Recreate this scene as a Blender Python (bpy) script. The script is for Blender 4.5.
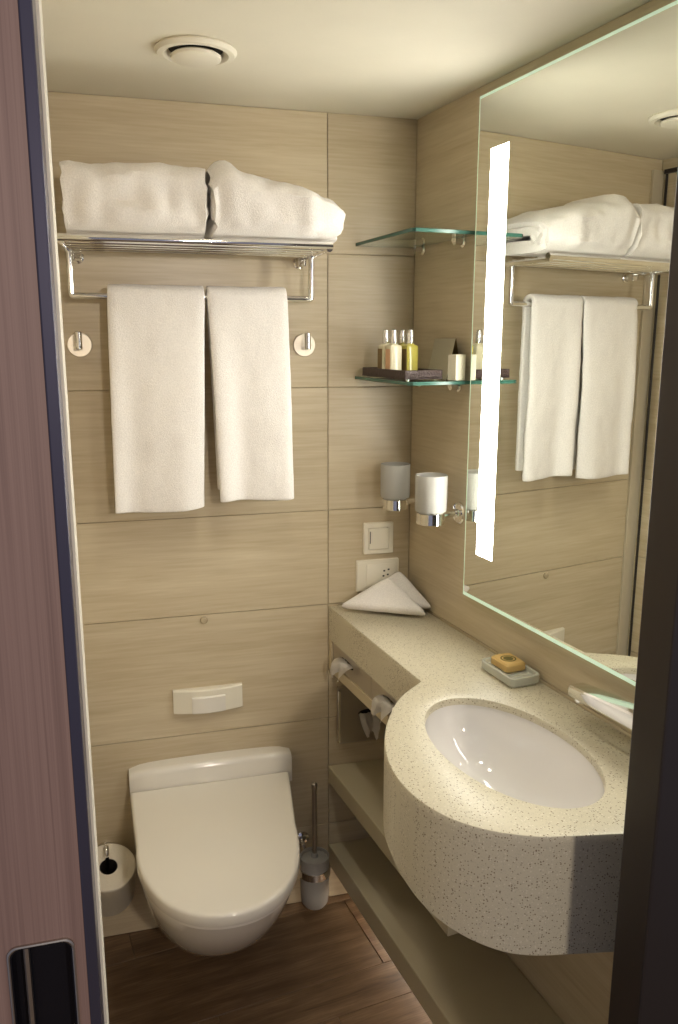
import bpy, bmesh, math, random
from mathutils import Matrix, Vector, noise
random.seed(7)
for o in list(bpy.data.objects):
    bpy.data.objects.remove(o)
SC = bpy.context.scene
COL = SC.collection
TH = math.radians(7.4356)            # the mirror wall is not square to the back wall
FR = Matrix.Rotation(TH, 4, 'Z')     # mirror-wall frame: local x = towards the wall, local y = along it to the corner
CEIL = 2.078

# ------------------------------------------------------------------ camera, world, light, exposure
cam_data = bpy.data.cameras.new('camera')
cam = bpy.data.objects.new('camera', cam_data)
COL.objects.link(cam)
cam_data.sensor_fit = 'VERTICAL'
cam_data.sensor_height = 36.0
cam_data.lens = 820.476 / 1024 * 36.0
cam_data.clip_start = 0.02
_r = Vector((0.96423528, -0.26504347, 0.00150823))
_u = Vector((0.05327243, 0.19937454, 0.97847424))
_f = Vector((0.25963891, 0.94339904, -0.20636347))
m3 = Matrix((_r, _u, -_f)).transposed()
cam.matrix_world = Matrix.Translation((-0.74417, -2.0, 1.56)) @ m3.to_4x4()
SC.camera = cam

world = bpy.data.worlds.new('world')
SC.world = world
world.use_nodes = True
bg = world.node_tree.nodes['Background']
bg.inputs[0].default_value = (0.55, 0.56, 0.72, 1)
bg.inputs[1].default_value = 0.28

# the cabin's own lamp, behind the camera, shining in through the doorway
lamp_d = bpy.data.lights.new('cabin_lamp', 'POINT')
lamp_d.energy = 46.0
lamp_d.color = (1.0, 0.88, 0.76)
lamp_d.shadow_soft_size = 0.07
lamp = bpy.data.objects.new('cabin_lamp', lamp_d)
lamp.location = (-0.27, -3.0, 1.80)
COL.objects.link(lamp)
LED_STRENGTH = 18.5
SPOT_POWER = 5.5
vs = SC.view_settings
vs.view_transform = 'Standard'
vs.look = 'None'
vs.gamma = 1.0
vs.use_curve_mapping = False
vs.exposure = 0.36


# ------------------------------------------------------------------ material helpers
def new_mat(name):
    m = bpy.data.materials.new(name)
    m.use_nodes = True
    nt = m.node_tree
    return m, nt, nt.nodes['Principled BSDF']


def N(nt, typ, **kw):
    n = nt.nodes.new(typ)
    for k, v in kw.items():
        setattr(n, k, v)
    return n


def plain(name, col, rough=0.5, metal=0.0, bump=0.0, bscale=200.0, vary=0.04, spec=0.5, coat=0.0, sheen=0.0, trans=0.0, ior=1.45, sss=0.0, cscale=9.0):
    """colour with a little procedural mottling and optional fine relief"""
    m, nt, b = new_mat(name)
    tc = N(nt, 'ShaderNodeTexCoord')
    no = N(nt, 'ShaderNodeTexNoise')
    no.inputs['Scale'].default_value = cscale
    no.inputs['Detail'].default_value = 4.0
    nt.links.new(tc.outputs['Object'], no.inputs['Vector'])
    mx = N(nt, 'ShaderNodeMix', data_type='RGBA')
    mx.inputs[6].default_value = [max(0, c * (1 - vary)) for c in col] + [1]
    mx.inputs[7].default_value = [min(1, c * (1 + vary)) for c in col] + [1]
    nt.links.new(no.outputs['Fac'], mx.inputs[0])
    nt.links.new(mx.outputs[2], b.inputs['Base Color'])
    b.inputs['Roughness'].default_value = rough
    b.inputs['Metallic'].default_value = metal
    b.inputs['Specular IOR Level'].default_value = spec
    b.inputs['Coat Weight'].default_value = coat
    b.inputs['Coat Roughness'].default_value = 0.05
    b.inputs['Sheen Weight'].default_value = sheen
    b.inputs['Transmission Weight'].default_value = trans
    b.inputs['IOR'].default_value = ior
    if sss:
        b.inputs['Subsurface Weight'].default_value = sss
        b.inputs['Subsurface Radius'].default_value = (0.01, 0.01, 0.01)
    if bump:
        n2 = N(nt, 'ShaderNodeTexNoise')
        n2.inputs['Scale'].default_value = bscale
        n2.inputs['Detail'].default_value = 2.0
        nt.links.new(tc.outputs['Object'], n2.inputs['Vector'])
        bp = N(nt, 'ShaderNodeBump')
        bp.inputs['Strength'].default_value = bump
        bp.inputs['Distance'].default_value = 0.004
        nt.links.new(n2.outputs['Fac'], bp.inputs['Height'])
        nt.links.new(bp.outputs['Normal'], b.inputs['Normal'])
    return m


def streaked(name, cols, stretch, rough, bump=0.05, detail=6.0, jitter=0.06, fine=(6, 1, 900), finew=0.25):
    """grain stretched along one axis of the piece, shifted per piece"""
    m, nt, b = new_mat(name)
    tc = N(nt, 'ShaderNodeTexCoord')
    oi = N(nt, 'ShaderNodeObjectInfo')
    off = N(nt, 'ShaderNodeVectorMath', operation='SCALE')
    off.inputs[0].default_value = (13.1, 7.7, 19.3)
    nt.links.new(oi.outputs['Random'], off.inputs['Scale'])
    add = N(nt, 'ShaderNodeVectorMath', operation='ADD')
    nt.links.new(tc.outputs['Object'], add.inputs[0])
    nt.links.new(off.outputs[0], add.inputs[1])
    mp = N(nt, 'ShaderNodeMapping')
    mp.inputs['Scale'].default_value = stretch
    nt.links.new(add.outputs[0], mp.inputs['Vector'])
    no = N(nt, 'ShaderNodeTexNoise')
    no.inputs['Scale'].default_value = 1.0
    no.inputs['Detail'].default_value = detail
    no.inputs['Roughness'].default_value = 0.62
    no.inputs['Distortion'].default_value = 0.35
    nt.links.new(mp.outputs[0], no.inputs['Vector'])
    mp2 = N(nt, 'ShaderNodeMapping')
    mp2.inputs['Scale'].default_value = fine
    nt.links.new(add.outputs[0], mp2.inputs['Vector'])
    n2 = N(nt, 'ShaderNodeTexNoise')
    n2.inputs['Scale'].default_value = 1.0
    n2.inputs['Detail'].default_value = 3.0
    nt.links.new(mp2.outputs[0], n2.inputs['Vector'])
    mix = N(nt, 'ShaderNodeMix', data_type='FLOAT')
    mix.inputs[0].default_value = finew
    nt.links.new(no.outputs['Fac'], mix.inputs[2])
    nt.links.new(n2.outputs['Fac'], mix.inputs[3])
    cr = N(nt, 'ShaderNodeValToRGB')
    els = cr.color_ramp.elements
    while len(els) < len(cols):
        els.new(0.5)
    for e, (p, c) in zip(els, cols):
        e.position = p
        e.color = (*c, 1)
    nt.links.new(mix.outputs[0], cr.inputs[0])
    hsv = N(nt, 'ShaderNodeHueSaturation')
    ma = N(nt, 'ShaderNodeMath', operation='MULTIPLY_ADD')
    ma.inputs[1].default_value = jitter * 2
    ma.inputs[2].default_value = 1 - jitter
    nt.links.new(oi.outputs['Random'], ma.inputs[0])
    nt.links.new(ma.outputs[0], hsv.inputs['Value'])
    nt.links.new(cr.outputs[0], hsv.inputs['Color'])
    nt.links.new(hsv.outputs[0], b.inputs['Base Color'])
    b.inputs['Roughness'].default_value = rough
    bp = N(nt, 'ShaderNodeBump')
    bp.inputs['Strength'].default_value = bump
    bp.inputs['Distance'].default_value = 0.002
    nt.links.new(mix.outputs[0], bp.inputs['Height'])
    nt.links.new(bp.outputs['Normal'], b.inputs['Normal'])
    return m


def speckled(name, base, dark, pale, rough):
    m, nt, b = new_mat(name)
    tc = N(nt, 'ShaderNodeTexCoord')
    prev = None
    for i, (sc, thr, col) in enumerate(((300, 0.36, dark), (480, 0.42, [c * 0.86 for c in base]), (260, 0.34, pale))):
        v = N(nt, 'ShaderNodeTexVoronoi')
        v.inputs['Scale'].default_value = sc
        mp = N(nt, 'ShaderNodeMapping')
        mp.inputs['Location'].default_value = (i * 3.1, i * 1.7, i * 2.3)
        nt.links.new(tc.outputs['Object'], mp.inputs['Vector'])
        nt.links.new(mp.outputs[0], v.inputs['Vector'])
        sep = N(nt, 'ShaderNodeSeparateColor')
        nt.links.new(v.outputs['Color'], sep.inputs[0])
        # only a share of the cells carries a chip, and only near the cell's centre
        a = N(nt, 'ShaderNodeMath', operation='GREATER_THAN')
        a.inputs[1].default_value = 0.72
        nt.links.new(sep.outputs[0], a.inputs[0])
        c = N(nt, 'ShaderNodeMath', operation='LESS_THAN')
        c.inputs[1].default_value = thr
        nt.links.new(v.outputs['Distance'], c.inputs[0])
        mul = N(nt, 'ShaderNodeMath', operation='MULTIPLY')
        nt.links.new(a.outputs[0], mul.inputs[0])
        nt.links.new(c.outputs[0], mul.inputs[1])
        mx = N(nt, 'ShaderNodeMix', data_type='RGBA')
        nt.links.new(mul.outputs[0], mx.inputs[0])
        if prev is None:
            mx.inputs[6].default_value = (*base, 1)
        else:
            nt.links.new(prev, mx.inputs[6])
        mx.inputs[7].default_value = (*col, 1)
        prev = mx.outputs[2]
    nt.links.new(prev, b.inputs['Base Color'])
    b.inputs['Roughness'].default_value = rough
    return m


def emit(name, col, strength):
    m, nt, b = new_mat(name)
    no = N(nt, 'ShaderNodeTexNoise')
    b.inputs['Base Color'].default_value = (0.9, 0.9, 0.9, 1)
    b.inputs['Emission Color'].default_value = (*col, 1)
    b.inputs['Emission Strength'].default_value = strength
    return m


def glass(name, col, rough=0.0):
    m, nt, b = new_mat(name)
    b.inputs['Base Color'].default_value = (*col, 1)
    b.inputs['Transmission Weight'].default_value = 1.0
    b.inputs['Roughness'].default_value = rough
    b.inputs['IOR'].default_value = 1.5
    return m


M = {}
TILE_COLS = ((0.28, (0.48, 0.385, 0.240)), (0.5, (0.57, 0.475, 0.320)), (0.72, (0.65, 0.56, 0.40)))
M['tile'] = streaked('beige_striated_tile', TILE_COLS, (2.2, 1, 34), 0.32, bump=0.03, fine=(9, 1, 190), finew=0.42)
M["grout"] = plain("grout", (0.50, 0.41, 0.27), 0.9, bump=0.1)
M['plank'] = streaked('brown_wood_look_plank', ((0.28, (0.055, 0.031, 0.016)), (0.5, (0.155, 0.096, 0.052)), (0.72, (0.29, 0.19, 0.112))),
                      (3.0, 26, 1), 0.42, bump=0.12, jitter=0.16, fine=(14, 300, 1), finew=0.3)
M['floor_grout'] = plain('floor_grout', (0.20, 0.14, 0.09), 0.9)
M['ceiling'] = plain('ceiling_paint', (0.80, 0.75, 0.62), 0.75, bump=0.03, bscale=90)
M['profile'] = plain('pale_profile', (0.60, 0.53, 0.40), 0.4, 0.2)
M['cream'] = plain('cream_frame_paint', (0.76, 0.70, 0.58), 0.5)
M['plaster'] = plain('cabin_plaster', (0.55, 0.52, 0.48), 0.8)
M['chrome'] = plain('chrome', (0.86, 0.85, 0.83), 0.06, 1.0, vary=0.02)
M['disc'] = plain('soft_chrome', (0.80, 0.73, 0.60), 0.38, 0.9, vary=0.02)
M['bumper'] = plain('clear_bumper', (0.62, 0.52, 0.35), 0.12, trans=0.3)
M['satin'] = plain('satin_metal', (0.62, 0.58, 0.50), 0.32, 1.0)
M['steel'] = plain('brushed_steel', (0.52, 0.48, 0.42), 0.34, 1.0, bump=0.05, bscale=60)
M['ceramic'] = plain('white_ceramic', (0.80, 0.76, 0.68), 0.12, coat=0.6, vary=0.01)
M['lid'] = plain('toilet_lid_plastic', (0.80, 0.755, 0.665), 0.22, coat=0.3, vary=0.01)
M['basin'] = plain('basin_ceramic', (0.80, 0.77, 0.74), 0.08, coat=0.6, vary=0.01)
M['plastic'] = plain('ivory_plastic', (0.80, 0.75, 0.62), 0.35, vary=0.01)
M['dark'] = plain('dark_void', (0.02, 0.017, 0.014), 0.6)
M['terry'] = plain('white_terry', (0.84, 0.80, 0.755), 1.0, bump=0.4, bscale=420, vary=0.17, cscale=330, sheen=0.2, spec=0.1)  # fine colour grain stands in for shading in the loop pile
M['paper'] = plain('tissue_paper', (0.82, 0.78, 0.72), 0.9, bump=0.15, bscale=120)
M['roll'] = plain('toilet_paper', (0.80, 0.74, 0.62), 0.95, bump=0.2, bscale=160)
M['stone'] = speckled('speckled_composite', (0.60, 0.545, 0.405), (0.24, 0.18, 0.11), (0.69, 0.63, 0.50), 0.38)
M['shelfboard'] = plain('olive_beige_laminate', (0.50, 0.44, 0.30), 0.30, vary=0.03)
M['apron'] = plain('beige_apron_laminate', (0.56, 0.47, 0.31), 0.35, vary=0.03)
M['glass'] = glass('clear_green_glass', (0.80, 0.95, 0.89))
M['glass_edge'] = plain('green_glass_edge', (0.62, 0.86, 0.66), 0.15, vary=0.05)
M['shelf_edge'] = plain('shelf_edge_glass', (0.045, 0.13, 0.095), 0.22, vary=0.15, trans=0.2)
for _m, _e in ((M['glass_edge'], 0.30),):      # glow added to the rim, standing in for band light led through the glass
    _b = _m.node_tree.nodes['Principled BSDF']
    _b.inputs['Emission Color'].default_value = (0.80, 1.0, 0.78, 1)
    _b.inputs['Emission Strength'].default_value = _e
M['frosted'] = plain('frosted_glass', (0.60, 0.58, 0.53), 0.55, trans=0.4, vary=0.01)
M['dish'] = plain('soap_dish_glass', (0.92, 0.93, 0.82), 0.10, trans=0.5, vary=0.02)
M['soap'] = plain('amber_soap', (0.64, 0.43, 0.16), 0.4, vary=0.08)
M['soapmark'] = plain('soap_emblem', (0.16, 0.13, 0.03), 0.6)
M['tray'] = plain('dark_woven_tray', (0.055, 0.032, 0.028), 0.5, bump=0.9, bscale=260, vary=0.3)
M['liquid_yellow'] = plain('yellow_lotion', (0.66, 0.58, 0.12), 0.12, trans=0.25)
M['liquid_pale'] = plain('pale_lotion', (0.78, 0.72, 0.50), 0.15, trans=0.2)
M['label_brown_leaf_shade'] = plain('brown_label_leaf_shade', (0.16, 0.10, 0.03), 0.6)
M['label_peach'] = plain('peach_label', (0.62, 0.36, 0.20), 0.6)
M['cap'] = plain('silver_cap', (0.80, 0.79, 0.76), 0.22, 0.85)
M['card'] = plain('cream_card', (0.74, 0.68, 0.52), 0.7)
M['mirror'] = plain('mirror_silver', (0.86, 0.88, 0.83), 0.0, 1.0, vary=0.0)
M['led'] = emit('led_strip', (1.0, 0.985, 0.90), LED_STRENGTH)
M['floorlight'] = emit('floor_light_strip', (1.0, 0.86, 0.72), 12.0)
M['lamp'] = emit('downlight_lens', (1.0, 0.90, 0.74), 8.0)
M['door'] = streaked('rosy_brown_laminate', ((0.25, (0.19, 0.115, 0.095)), (0.5, (0.29, 0.185, 0.152)), (0.75, (0.37, 0.245, 0.20))),
                     (160, 1, 1.2), 0.45, bump=0.05, fine=(700, 1, 3), finew=0.4, jitter=0.0)
M['trim_dark'] = plain('dark_anodised_trim', (0.085, 0.08, 0.115), 0.33, 0.6)
M['jamb'] = plain('dark_brown_jamb', (0.042, 0.034, 0.032), 0.38, 0.45)
M['blackmetal'] = plain('black_recess', (0.02, 0.02, 0.028), 0.25, 0.6)

# ------------------------------------------------------------------ object helpers
WM = {}


def tag(o, label=None, cat=None, group=None, kind=None):
    if label: o['label'] = label
    if cat: o['category'] = cat
    if group: o['group'] = group
    if kind: o['kind'] = kind
    return o


def thing(name, loc, label, cat, group=None, rotz=0.0):
    e = bpy.data.objects.new(name, None)
    e.empty_display_size = 0.05
    COL.objects.link(e)
    mw = Matrix.Translation(loc) @ Matrix.Rotation(rotz, 4, 'Z')
    e.matrix_world = mw
    WM[e.name] = mw
    return tag(e, label, cat, group)


def obj(name, bm, mat, parent=None, smooth=False, origin=None, rotz=0.0):
    """bm is in world coordinates; becomes a part of parent or a top-level mesh with its origin at origin"""
    if parent is not None:
        mw = WM[parent.name]
    else:
        if origin is None:
            xs = [v.co for v in bm.verts]
            origin = (sum(c.x for c in xs) / len(xs), sum(c.y for c in xs) / len(xs), min(c.z for c in xs))
        mw = Matrix.Translation(origin) @ Matrix.Rotation(rotz, 4, 'Z')
    bm.transform(mw.inverted())
    bmesh.ops.recalc_face_normals(bm, faces=bm.faces[:])
    me = bpy.data.meshes.new(name)
    bm.to_mesh(me)
    bm.free()
    for p in me.polygons:
        p.use_smooth = smooth
    if smooth:
        try:
            me.set_sharp_from_angle(angle=math.radians(38))
        except Exception:
            pass
    me.materials.append(M[mat] if isinstance(mat, str) else mat)
    o = bpy.data.objects.new(name, me)
    COL.objects.link(o)
    if parent is not None:
        o.parent = parent
    else:
        o.matrix_world = mw
    WM[o.name] = mw
    return o


def dup(root, delta, label=None, rotz=None):
    """a copy of a thing with its parts and sub-parts, moved by delta"""
    r = root.copy()
    COL.objects.link(r)
    r.location = root.location + Vector(delta)
    if rotz is not None:
        r.rotation_euler = (0, 0, rotz)
    if label: r['label'] = label
    WM[r.name] = r.matrix_basis.copy()
    for ch in list(root.children):
        c = ch.copy(); COL.objects.link(c); c.parent = r
        WM[c.name] = WM[r.name]
        for g in list(ch.children):
            d = g.copy(); COL.objects.link(d); d.parent = c
    return r


def sdz(s, d, z):
    """s along the mirror wall from the corner, d out from it"""
    v = FR @ Vector((-d, -s, 0))
    return Vector((v.x, v.y, z))


def box(bm, x0, x1, y0, y1, z0, z1, bev=0.0, seg=2, mat=None):
    vs_ = [bm.verts.new(c) for c in ((x0, y0, z0), (x1, y0, z0), (x1, y1, z0), (x0, y1, z0), (x0, y0, z1), (x1, y0, z1), (x1, y1, z1), (x0, y1, z1))]
    fs = [bm.faces.new([vs_[i] for i in f]) for f in ((0, 3, 2, 1), (4, 5, 6, 7), (0, 1, 5, 4), (1, 2, 6, 5), (2, 3, 7, 6), (3, 0, 4, 7))]
    if bev:
        es = list({e for f in fs for e in f.edges})
        r = bmesh.ops.bevel(bm, geom=es, offset=bev, segments=seg, profile=0.5, affect='EDGES')
        vs_ = list({v for f in r['faces'] for v in f.verts} | {v for v in vs_ if v.is_valid})
    if mat is not None:
        bmesh.ops.transform(bm, matrix=mat, verts=[v for v in vs_ if v.is_valid])
    return vs_


def bxm(*a, **k):
    bm = bmesh.new()
    box(bm, *a, **k)
    return bm


def wbox(s0, s1, d0, d1, z0, z1, bev=0.0, seg=2):
    """box set out on the mirror wall"""
    bm = bmesh.new()
    box(bm, -d1, -d0, -s1, -s0, z0, z1, bev, seg)
    bm.transform(FR)
    return bm


def tube(bm, pts, r, seg=12, caps=True, closed=False):
    pts = [Vector(p) for p in pts]
    n = len(pts)
    rings = []
    up = None
    for i, p in enumerate(pts):
        if closed:
            t = (pts[(i + 1) % n] - pts[i - 1]).normalized()
        elif i == 0:
            t = (pts[1] - p).normalized()
        elif i == n - 1:
            t = (p - pts[i - 1]).normalized()
        else:
            t = ((p - pts[i - 1]).normalized() + (pts[i + 1] - p).normalized()).normalized()
        if up is None:
            up = Vector((0, 0, 1)) if abs(t.z) < 0.9 else Vector((1, 0, 0))
        a = (up - t * up.dot(t)).normalized()
        up = a
        b = t.cross(a)
        rr = r[i] if isinstance(r, (list, tuple)) else r
        k = 1.0
        if 0 < i < n - 1 and not closed:
            c = (pts[i + 1] - p).normalized().dot((p - pts[i - 1]).normalized())
            k = 1 / max(0.5, math.sqrt((1 + c) / 2))
        rings.append([bm.verts.new(p + (a * math.cos(2 * math.pi * j / seg) + b * math.sin(2 * math.pi * j / seg)) * rr) for j in range(seg)])
    for i in range(n if closed else n - 1):
        A, B = rings[i], rings[(i + 1) % n]
        for j in range(seg):
            bm.faces.new((A[j], A[(j + 1) % seg], B[(j + 1) % seg], B[j]))
    if caps and not closed:
        bm.faces.new(rings[0][::-1])
        bm.faces.new(rings[-1])
    return rings


def bend(a, b, c, r, k=6):
    """rounded corner points at b"""
    a, b, c = Vector(a), Vector(b), Vector(c)
    p, q = b + (a - b).normalized() * r, b + (c - b).normalized() * r
    return [((1 - t) ** 2) * p + 2 * t * (1 - t) * b + t * t * q for t in [i / k for i in range(k + 1)]]


def lathe(bm, prof, centre, seg=32, axis=None, caps=True):
    """prof: (radius, height) pairs round centre; axis: Matrix turning +z to the axis"""
    rings = []
    ax = axis or Matrix.Identity(4)
    for r, h in prof:
        rings.append([bm.verts.new(Vector(centre) + (ax @ Vector((r * math.cos(2 * math.pi * j / seg), r * math.sin(2 * math.pi * j / seg), h)))) for j in range(seg)])
    for A, B in zip(rings, rings[1:]):
        for j in range(seg):
            bm.faces.new((A[j], A[(j + 1) % seg], B[(j + 1) % seg], B[j]))
    if caps:
        bm.faces.new(rings[0][::-1])
        bm.faces.new(rings[-1])
    return rings


def lm(prof, centre, seg=32, axis=None, caps=True):
    bm = bmesh.new()
    lathe(bm, prof, centre, seg, axis, caps)
    return bm


def loft(rings, cap0=True, cap1=True, closed=True):
    bm = bmesh.new()
    vr = [[bm.verts.new(p) for p in r] for r in rings]
    n = len(vr[0])
    for A, B in zip(vr, vr[1:]):
        for j in range(n if closed else n - 1):
            bm.faces.new((A[j], A[(j + 1) % n], B[(j + 1) % n], B[j]))
    if cap0: bm.faces.new(vr[0][::-1])
    if cap1: bm.faces.new(vr[-1])
    return bm


def prism(outline, z0, z1, bev=0.0):
    """outline in world xy, extruded, with chamfered rims"""
    n = len(outline)
    P = [Vector((p[0], p[1])) for p in outline]
    area = sum(P[i].x * P[(i + 1) % n].y - P[(i + 1) % n].x * P[i].y for i in range(n))
    if area < 0: P.reverse()
    def inset(d):
        out = []
        for i in range(n):
            a = (P[i] - P[i - 1]).normalized(); b = (P[(i + 1) % n] - P[i]).normalized()
            na, nb = Vector((-a.y, a.x)), Vector((-b.y, b.x))
            m = (na + nb)
            m = m.normalized() / max(0.4, m.normalized().dot(na))
            out.append(P[i] + m * d)
        return out
    R = []
    if bev:
        I = inset(bev)
        R = [[(p.x, p.y, z0) for p in I], [(p.x, p.y, z0 + bev) for p in P], [(p.x, p.y, z1 - bev) for p in P], [(p.x, p.y, z1) for p in I]]
    else:
        R = [[(p.x, p.y, z0) for p in P], [(p.x, p.y, z1) for p in P]]
    return loft(R)


def rot_to(v):
    return Vector((0, 0, 1)).rotation_difference(Vector(v).normalized()).to_matrix().to_4x4()


TO_ROOM_BACK = rot_to((0, -1, 0))                       # axis out of the back wall
OUT_R = FR @ Vector((-1, 0, 0))                         # out of the mirror wall
TO_ROOM_RIGHT = rot_to(OUT_R)
AL_R = FR @ Vector((0, -1, 0))                          # along the mirror wall towards the door

# ------------------------------------------------------------------ the setting
X_LEFT = -0.93
Y_FRONT = -1.200
S_FRONT = 1.205


def struct(name, bm, mat, label, **k):
    return tag(obj(name, bm, mat, **k), label, kind='structure')


floor = struct('floor', bxm(-1.7, 0.9, -3.2, 0.10, -0.06, -0.003), 'floor_grout', 'dark brown wood-look plank floor')
ceiling = struct('ceiling', bxm(-1.05, 0.35, -1.26, 0.10, CEIL, CEIL + 0.05), 'ceiling', 'cream painted bathroom ceiling with round vent')
wall_back = struct('wall_back', bxm(-1.05, 0.02, 0.006, 0.10, 0.0, CEIL), 'grout', 'beige striated tile wall behind the toilet')
bm = bmesh.new()
box(bm, 0.006, 0.10, -S_FRONT - 0.05, 0.006, 0.0, CEIL)
bm.transform(FR)
wall_right = struct('wall_right', bm, 'grout', 'beige tile wall carrying the mirror')
wall_left = struct('wall_left', bxm(X_LEFT - 0.10, X_LEFT - 0.006, Y_FRONT, 0.006, 0.0, CEIL), 'grout', 'beige tile wall on the side of the sliding door')

ROWS = [0.0, 0.234, 0.553, 0.876, 1.129, 1.442, 1.761, CEIL]
J = 0.0009
_tile_cache = {}


def tile(parent, centre, wd, ht, rotz):
    key = (round(wd, 4), round(ht, 4))
    mw = Matrix.Translation(centre) @ Matrix.Rotation(rotz, 4, 'Z')
    if key not in _tile_cache:
        b = bxm(-wd / 2 + J, wd / 2 - J, 0, 0.008, J, ht - J, 0.0006, 1)
        b.transform(mw)
        o = obj('tile', b, 'tile', None, origin=centre, rotz=rotz)
        _tile_cache[key] = o.data
    else:
        o = bpy.data.objects.new('tile', _tile_cache[key])
        COL.objects.link(o)
    o.parent = parent
    o.matrix_parent_inverse = Matrix.Identity(4)
    o.matrix_local = WM[parent.name].inverted() @ mw
    return o


for z0, z1 in zip(ROWS, ROWS[1:]):
    for x0, x1 in ((-0.223, 0.0), (X_LEFT, -0.223)):
        tile(wall_back, ((x0 + x1) / 2, 0, z0), x1 - x0, z1 - z0, 0)
    for y0, y1 in ((-0.60, 0.0), (Y_FRONT, -0.60)):
        tile(wall_left, (X_LEFT, (y0 + y1) / 2, z0), y1 - y0, z1 - z0, math.pi / 2)

# tall slabs on the mirror wall
for z0, z1 in ((0.0, 0.876), (0.876, CEIL)):
    for s0, s1 in ((0.0, S_FRONT),):
        tile(wall_right, sdz((s0 + s1) / 2, 0, z0), s1 - s0, z1 - z0, TH - math.pi / 2)


# floor planks lie square to the mirror wall
bandS = [(-0.14, 0.0), (0.0, 0.26), (0.26, 0.372), (0.372, 0.63), (0.63, 0.742), (0.742, 1.0), (1.0, 1.30)]
cuts = [[0.0, 0.30, 0.77, 1.2], [0.0, 0.187, 1.2], [0.0, 0.62, 1.2], [0.0, 0.36, 1.2], [0.0, 0.75, 1.2], [0.0, 0.40, 1.2], [0.0, 0.7, 1.2]]
for (s0, s1), cu in zip(bandS, cuts):
    for d0, d1 in zip(cu, cu[1:]):
        # cut each plank at the walls so none runs through them
        poly = [(-d1, -s1), (-d0, -s1), (-d0, -s0), (-d1, -s0)]
        pts = [FR @ Vector((x, y, 0)) for x, y in ((-d1 + J, -s1 + J), (-d0 - J, -s1 + J), (-d0 - J, -s0 - J), (-d1 + J, -s0 - J))]
        pl = [(p.x, p.y) for p in pts]

        def clip(poly, f):
            out = []
            for i in range(len(poly)):
                a, b = poly[i - 1], poly[i]
                fa, fb = f(a), f(b)
                if (fa >= 0) != (fb >= 0):
                    t = fa / (fa - fb)
                    out.append((a[0] + (b[0] - a[0]) * t, a[1] + (b[1] - a[1]) * t))
                if fb >= 0: out.append(b)
            return out
        pl = clip(pl, lambda p: -0.001 - p[1])
        pl = clip(pl, lambda p: p[0] - X_LEFT - 0.001)
        pl = clip(pl, lambda p: p[1] + 1.30)
        if len(pl) < 3: continue
        b = prism(pl, -0.004, 0.0, 0.0008)
        cx = sum(p[0] for p in pl) / len(pl); cy = sum(p[1] for p in pl) / len(pl)
        o = obj('plank', b, 'plank', None, origin=(cx, cy, -0.004), rotz=TH)
        mw = WM[o.name]
        o.parent = floor
        o.matrix_parent_inverse = Matrix.Identity(4)
        o.matrix_local = WM[floor.name].inverted() @ mw

# front wall left and right of the doorway, header above it
X_DOOR = -0.7876
X_JAMB = -0.153
struct('wall_front', bxm(-1.70, -0.7855, Y_FRONT, Y_FRONT + 0.045, 0.0, CEIL), 'cream', 'cream inner wall edge behind the sliding door')
struct('trim_1', bxm(X_LEFT - 0.0, -0.884, -0.009, -0.0005, 0.0, 2.045, 0.001, 1), 'profile', 'pale metal corner profile of the tiled wall')
bm = bxm(X_LEFT + 0.0005, X_LEFT + 0.012, -0.95, -0.016, 2.035, 2.047, 0.001, 1)
box(bm, X_LEFT + 0.0005, X_LEFT + 0.006, -0.024, -0.017, 0.0, 2.045, 0.001, 1)
struct('trim_2', bm, 'jamb', 'thin dark metal rail along the side wall')
struct('trim_3', bxm(X_JAMB, 0.35, -1.262, Y_FRONT, 0.0, 2.09, 0.003, 2), 'jamb', 'dark brown metal door jamb on the basin side')
struct('trim_4', bxm(X_DOOR - 0.3, 0.35, -1.262, Y_FRONT, 2.0, 2.09, 0.002, 1), 'jamb', 'dark brown door header')

# sliding door, parallel to the back wall, pushed to one side
DY0, DY1 = -1.250, -1.206
HX0, HX1, HZ0, HZ1 = -0.8705, -0.8090, 0.815, 0.9825
door = thing('door_1', (-1.2, DY0, 0.0), 'rosy brown laminate sliding door standing open with a flush pull', None)
door['kind'] = 'structure'


def rounded_rect(x0, x1, z0, z1, r, k=6):
    pts = []
    for cx, cz, a0 in ((x1 - r, z1 - r, 0), (x0 + r, z1 - r, 90), (x0 + r, z0 + r, 180), (x1 - r, z0 + r, 270)):
        for i in range(k + 1):
            a = math.radians(a0 + 90 * i / k)
            pts.append((cx + r * math.cos(a), cz + r * math.sin(a)))
    return pts


bm = bmesh.new()
out = [(-1.68, 0.005), (-0.7987, 0.005), (-0.7987, 1.995), (-1.68, 1.995)]
hole = rounded_rect(HX0 + 0.002, HX1 - 0.002, HZ0 + 0.002, HZ1 - 0.002, 0.008)
es = []
for loop in (out, hole):
    v = [bm.verts.new((x, DY0, z)) for x, z in loop]
    es += [bm.edges.new((v[i], v[(i + 1) % len(v)])) for i in range(len(v))]
bmesh.ops.triangle_fill(bm, edges=es, use_beauty=True, normal=(0, -1, 0))
r = bmesh.ops.extrude_face_region(bm, geom=bm.faces[:])
bmesh.ops.translate(bm, verts=[g for g in r['geom'] if isinstance(g, bmesh.types.BMVert)], vec=(0, DY1 - DY0, 0))
obj('door_panel', bm, 'door', door)
obj('edge_trim', bxm(-0.7985, X_DOOR, DY0 - 0.002, DY1, 0.005, 1.995, 0.0015, 2), 'trim_dark', door)
pull = obj('flush_pull', loft([[(x, y, z) for x, z in rounded_rect(HX0 + i, HX1 - i, HZ0 + i, HZ1 - i, 0.010)] for i, y in
                               ((0.0, DY0 - 0.0002), (0.0, DY0 - 0.0016), (0.0012, DY0 - 0.0024), (0.0032, DY0 - 0.0016), (0.0036, DY0 + 0.002), (0.0040, DY0 + 0.022))], False, True),
           'blackmetal', door, smooth=True)
tag(pull, 'dark recessed metal pull')
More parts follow.
